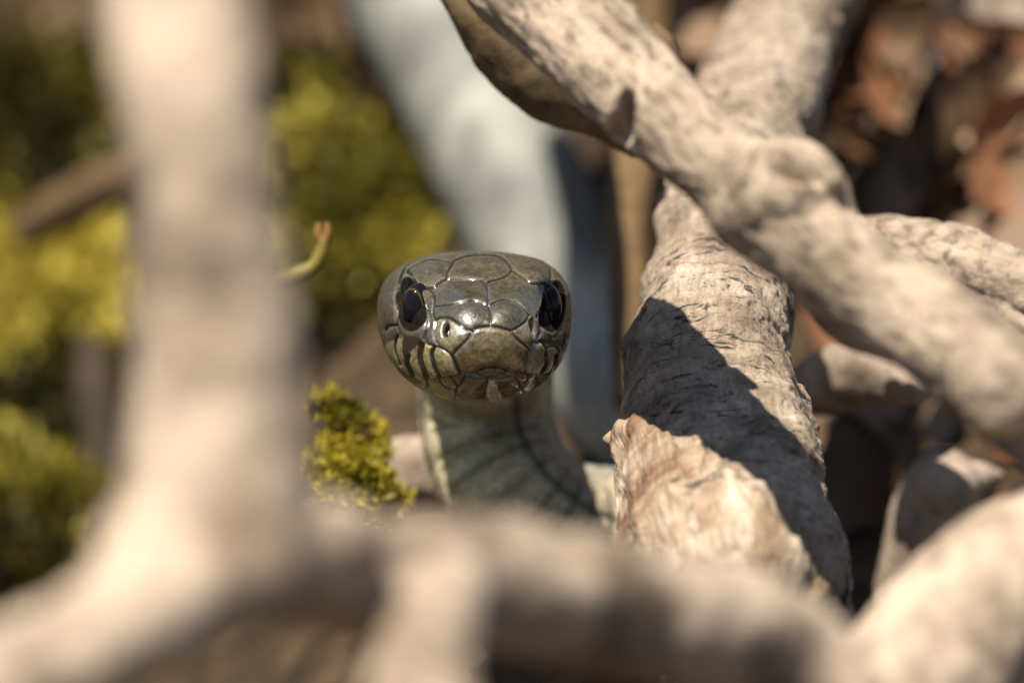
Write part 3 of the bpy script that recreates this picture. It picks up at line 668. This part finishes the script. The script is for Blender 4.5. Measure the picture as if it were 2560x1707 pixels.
# ------------------------------------------------------------------ moss
def blades(centres, dirs, length, width, var, seed, curl=0.35):
    r = np.random.default_rng(seed); n = len(centres)
    t = r.normal(size=(n, 3)); side = np.cross(dirs, t); side /= np.linalg.norm(side, axis=1)[:, None]
    up = np.cross(side, dirs)
    L = length[:, None]; W = width[:, None]
    p0 = centres; p1 = p0 + dirs * L * 0.45 + side * W; p2 = p0 + dirs * L * 0.45 - side * W; p3 = p0 + dirs * L + up * L * curl
    V = np.stack([p0, p1, p3, p2], 1).reshape(-1, 3); F = np.arange(n * 4).reshape(-1, 4)
    return V, F, np.repeat(var, 4)
def moss_cushions(cent, rad, per, seed, blade=0.26, wid=0.05):
    r = np.random.default_rng(seed); Cs, Ds, Ls, Ws, Vs = [], [], [], [], []
    for c, R in zip(cent, rad):
        n = int(per * R * R); d = r.normal(size=(n, 3)); d[:, 2] = np.abs(d[:, 2]) * 0.8 + 0.05; d[:, 1] -= 0.35; d /= np.linalg.norm(d, axis=1)[:, None]
        rr = R * (0.55 + 0.5 * r.random(n)); lump = 1 + 0.25 * noise(d * 2.2 + c, seed)
        Cs.append(c + d * (rr * lump)[:, None] * np.array([1, 1, 0.8])); dd = d + r.normal(size=(n, 3)) * 0.55; dd /= np.linalg.norm(dd, axis=1)[:, None]; Ds.append(dd)
        Ls.append(blade * (0.6 + 0.8 * r.random(n))); Ws.append(wid * (0.6 + 0.8 * r.random(n))); Vs.append(np.clip(r.random() * 0.75 + 0.25 * r.random(n), 0, 1))
    return blades(np.vstack(Cs), np.vstack(Ds), np.concatenate(Ls), np.concatenate(Ws), np.concatenate(Vs), seed)
cent, rad = [], []
r = np.random.default_rng(5)
spots = [(30, 240, 1.0), (90, 330, 1.1), (20, 420, 1.2), (150, 250, .7), (40, 560, .9), (60, 700, 1.1), (140, 640, .8), (170, 800, .9), (20, 860, 1.0), (60, 1130, 1.1), (130, 1000, .7), (0, 1250, .9), (120, 1300, .8), (40, 1450, .9), (200, 1500, .7), (220, 380, .5),
         (820, 330, .9), (860, 420, 1.0), (800, 470, .8), (930, 430, .8), (960, 540, .9), (860, 560, .9), (900, 650, .9), (1000, 640, .7), (820, 700, .8), (900, 760, .7), (1010, 520, .7), (780, 260, .6), (880, 250, .6), (740, 800, .5)]
for a, b, R in spots:
    d, p = onground(a, b, R * 0.45); cent.append(p); rad.append(R * 0.95 * (DIST - d) / DIST)
V1, F1, v1 = moss_cushions(cent, rad, 420, 6, 0.34, 0.075)
o = tag(obj('moss', V1, F1, M['moss'], attrs={'var': v1}, smooth=False), 'soft yellow green moss covering the bank behind the snake', 'moss', kind='stuff')
# nearer tuft beside the neck
cent, rad = [], []
for a, b, d, R in [(825, 1030, -4.2, .24), (865, 1050, -4.0, .22), (915, 1085, -4.2, .2), (850, 1120, -4.0, .24), (930, 1140, -4.0, .2), (880, 1180, -3.3, .30), (860, 1240, -3.3, .30), (930, 1230, -3.3, .26), (820, 1180, -3.6, .3), (980, 1265, -3.5, .2), (880, 1330, -3.4, .5), (880, 1430, -3.9, .5)]:
    cent.append(P(a, b, d)); rad.append(R)
V1, F1, v1 = moss_cushions(cent, rad, 4600, 9, 0.11, 0.027)
tag(obj('moss_tuft', V1, F1, M['moss2'], attrs={'var': v1}, smooth=False), 'bright yellow green moss tuft standing beside the snake neck', 'moss')

# curled shoot
def tube(cps, nl, nr, **k):
    return limb(cps, nl, nr, 0.006, 3, True, True)
a = limb([(60, 2350, -5.0, 22), (150, 1900, -4.8, 22), (300, 1600, -4.5, 21), (430, 1300, -4.2, 20), (495, 950, -3.8, 18), (560, 790, -3.5, 17), (650, 722, -3.3, 20), (730, 692, -3.2, 24), (780, 668, -3.2, 19), (803, 630, -3.2, 17), (808, 600, -3.2, 16)], 200, 24, 0.01, 3, True, True)
shoot = thing('curled_shoot', base_of(a[0]), 'small curled olive shoot with a rusty forked tip over the moss', 'shoot')
obj('stem', a[0], a[1], M['shoot'], shoot, tris=a[2], attrs={'var': np.full(len(a[0]), .5)})
for q in ([(806, 612, -3.2, 15), (796, 585, -3.2, 13), (797, 562, -3.2, 9)], [(808, 612, -3.2, 15), (818, 585, -3.2, 13), (818, 560, -3.2, 8)]):
    a = limb(q, 24, 18, 0.006, 5, True, True); obj('bud_tip', a[0], a[1], M['shoot_tip'], shoot, tris=a[2], attrs={'var': np.full(len(a[0]), .5)})

# ------------------------------------------------------------------ dead leaves on the bank and ground
def leaf_mesh(L, W, curl, cup, seed):
    nu, nv = 15, 9; u = np.linspace(0, 1, nu); v = np.linspace(-1, 1, nv); uu, vv = np.meshgrid(u, v, indexing='ij')
    prof = np.maximum(np.sin(math.pi * uu ** 0.8), 0.02) ** 0.8
    x = vv * W * prof * 0.5; y = (uu - 0.5) * L; z = curl * (uu - .5) ** 2 * L + cup * vv ** 2 * W * prof + 0.05 * L * fbm(np.stack([uu.ravel() * 3, vv.ravel() * 2, 0 * uu.ravel() + seed], 1), seed, 3).reshape(uu.shape)
    top = np.stack([x, y, z], -1).reshape(-1, 3); bot = top - np.array([0, 0, 0.015])
    i, j = np.meshgrid(np.arange(nu - 1), np.arange(nv - 1), indexing='ij'); i = i.ravel(); j = j.ravel()
    f = np.stack([i * nv + j, (i + 1) * nv + j, (i + 1) * nv + j + 1, i * nv + j + 1], 1); K = nu * nv
    rim = [k for k in range(nv)] + [q * nv + nv - 1 for q in range(1, nu)] + [(nu - 1) * nv + k for k in range(nv - 2, -1, -1)] + [q * nv for q in range(nu - 2, 0, -1)]
    rim = np.array(rim); rn = np.roll(rim, -1)
    return np.vstack([top, bot]), np.vstack([f, f[:, ::-1] + K, np.stack([rn, rim, rim + K, rn + K], 1)])
def leaf(px, py, d, L, W, yaw_, tilt, roll, mat, label, seed, curl=0.6, cup=0.35, group=None):
    Vl, Fl = leaf_mesh(L, W, curl, cup, seed)
    c = P(px, py, d) if d is not None else onground(px, py, 0.25)[1]
    Rm = np.array(Matrix.Rotation(yaw_, 3, 'Y') @ Matrix.Rotation(tilt, 3, 'X') @ Matrix.Rotation(roll, 3, 'Z'))
    o = obj('dead_leaf', Vl @ Rm.T + c, Fl, M[mat], attrs={'var': np.full(len(Vl), 0.2 + 0.6 * ((seed * 37) % 10) / 10)})
    return tag(o, label, 'leaf', group)
G = 'dead leaves heaped on the bank'
heap = [('leaf_tan', 'dry tan dead leaf in the heap on the bank behind the branches'), ('leaf_rust', 'rust brown dead leaf in the heap on the bank behind the branches'),
        ('leaf_brown', 'dark brown dead leaf in the heap on the bank behind the branches'), ('leaf_pale', 'bleached pale dead leaf in the heap on the bank behind the branches')]
hl = [  # px, py, L, W, screen angle, kind
    (2460, 110, 1.9, 1.1, .4, 3), (2300, 210, 1.7, .95, -.2, 1), (2345, 330, 1.5, .8, .2, 0), (2220, 300, 1.3, .8, -.5, 1), (2290, 420, 1.0, .55, .3, 0), (2400, 60, 1.4, .9, 1.0, 1),
    (2480, 330, 2.0, 1.3, .5, 2), (2520, 480, 1.9, 1.2, -.4, 2), (2420, 450, 1.5, .9, .9, 2), (2200, 90, 1.5, .9, .7, 1), (2180, 450, 1.3, .8, -.9, 2), (2230, 520, 1.4, .9, .4, 2),
    (1700, 60, 1.5, .9, -.6, 0), (1640, 160, 1.4, .8, .8, 0), (1750, 170, 1.2, .8, .3, 2), (1620, -20, 1.5, .9, .2, 2), (1780, -10, 1.6, .9, 1.2, 0), (2560, 200, 1.7, 1.0, -.8, 1), (2110, 10, 1.4, .8, .5, 1), (2380, 540, 1.5, .9, 1.4, 2),
    (2490, -30, 1.8, 1.1, -.3, 0), (2150, 200, 1.2, .7, -1.2, 2),
    (2080, 330, 1.5, .9, .3, 2), (2130, 420, 1.6, 1.0, -.7, 2), (2060, 520, 1.5, 1.0, .9, 2), (2330, 120, 1.6, 1.0, -1.1, 2), (2250, 10, 1.5, .9, .2, 2), (2550, 350, 1.6, 1.0, 1.1, 1), (2480, 210, 1.6, .9, -.5, 0), (2300, 500, 1.4, .9, -.2, 0), (2400, 260, 1.5, .9, .6, 2), (1700, -60, 1.5, .9, .1, 0)]
for k, (a, b, L, W, an, kd) in enumerate(hl):
    r = random.Random(k)
    leaf(a, b, None, L * 1.3, W * 1.35, an, math.radians(r.uniform(35, 75)), r.uniform(-.4, .4), heap[kd][0], heap[kd][1], 300 + k, r.uniform(-.4, .9), r.uniform(.1, .5), G + ', ' + heap[kd][0].split('_')[1])
fl = [(2140, 1060, 2.0, 1.3, .5, 0), (2330, 1060, 2.0, 1.3, 1.3, 0), (2160, 1250, 2.0, 1.3, -.6, 2), (2260, 1180, 1.4, .8, .1, 2), (2520, 1260, 1.6, 1.0, .7, 2), (2060, 830, 1.3, .8, .5, 1), (1500, 1620, 1.8, 1.1, 1.1, 2), (1720, 1640, 1.7, 1.0, -.5, 2), (1350, 1660, 1.6, 1.0, .3, 2), (1880, 1680, 1.7, 1.0, .9, 2), (2540, 1120, 1.3, .8, .2, 1),
      (840, 60, 1.8, 1.1, .4, 2), (960, 150, 1.6, 1.0, 1.2, 2), (790, 170, 1.5, .9, -.6, 2), (100, 60, 1.8, 1.1, .4, 2), (220, 140, 1.6, .9, -.9, 2), (730, 20, 1.6, 1., .9, 2), (30, 130, 1.6, 1., -.3, 2)]
for k, (a, b, L, W, an, kd) in enumerate(fl):
    r = random.Random(k + 50); g = 'brown leaves lying on the soil' if b > 700 else 'brown leaves above the moss'
    lab = {0: 'dry tan dead leaf lying on the soil beside the log', 2: 'dark brown dead leaf lying on the shaded soil', 1: 'rusty dead leaf lying on the shaded soil beside the log'}[kd] if b > 700 else 'dark brown dead leaf on the soil above the moss'
    leaf(a, b, None, L, W, an, math.radians(r.uniform(10, 50)), r.uniform(-.4, .4), heap[kd][0], lab, 400 + k, r.uniform(-.3, .8), r.uniform(.1, .4), g + (', rusty' if kd == 1 else ', tan' if kd == 0 else ''))

for o in bpy.data.objects:
    if '_o' in o: del o['_o']
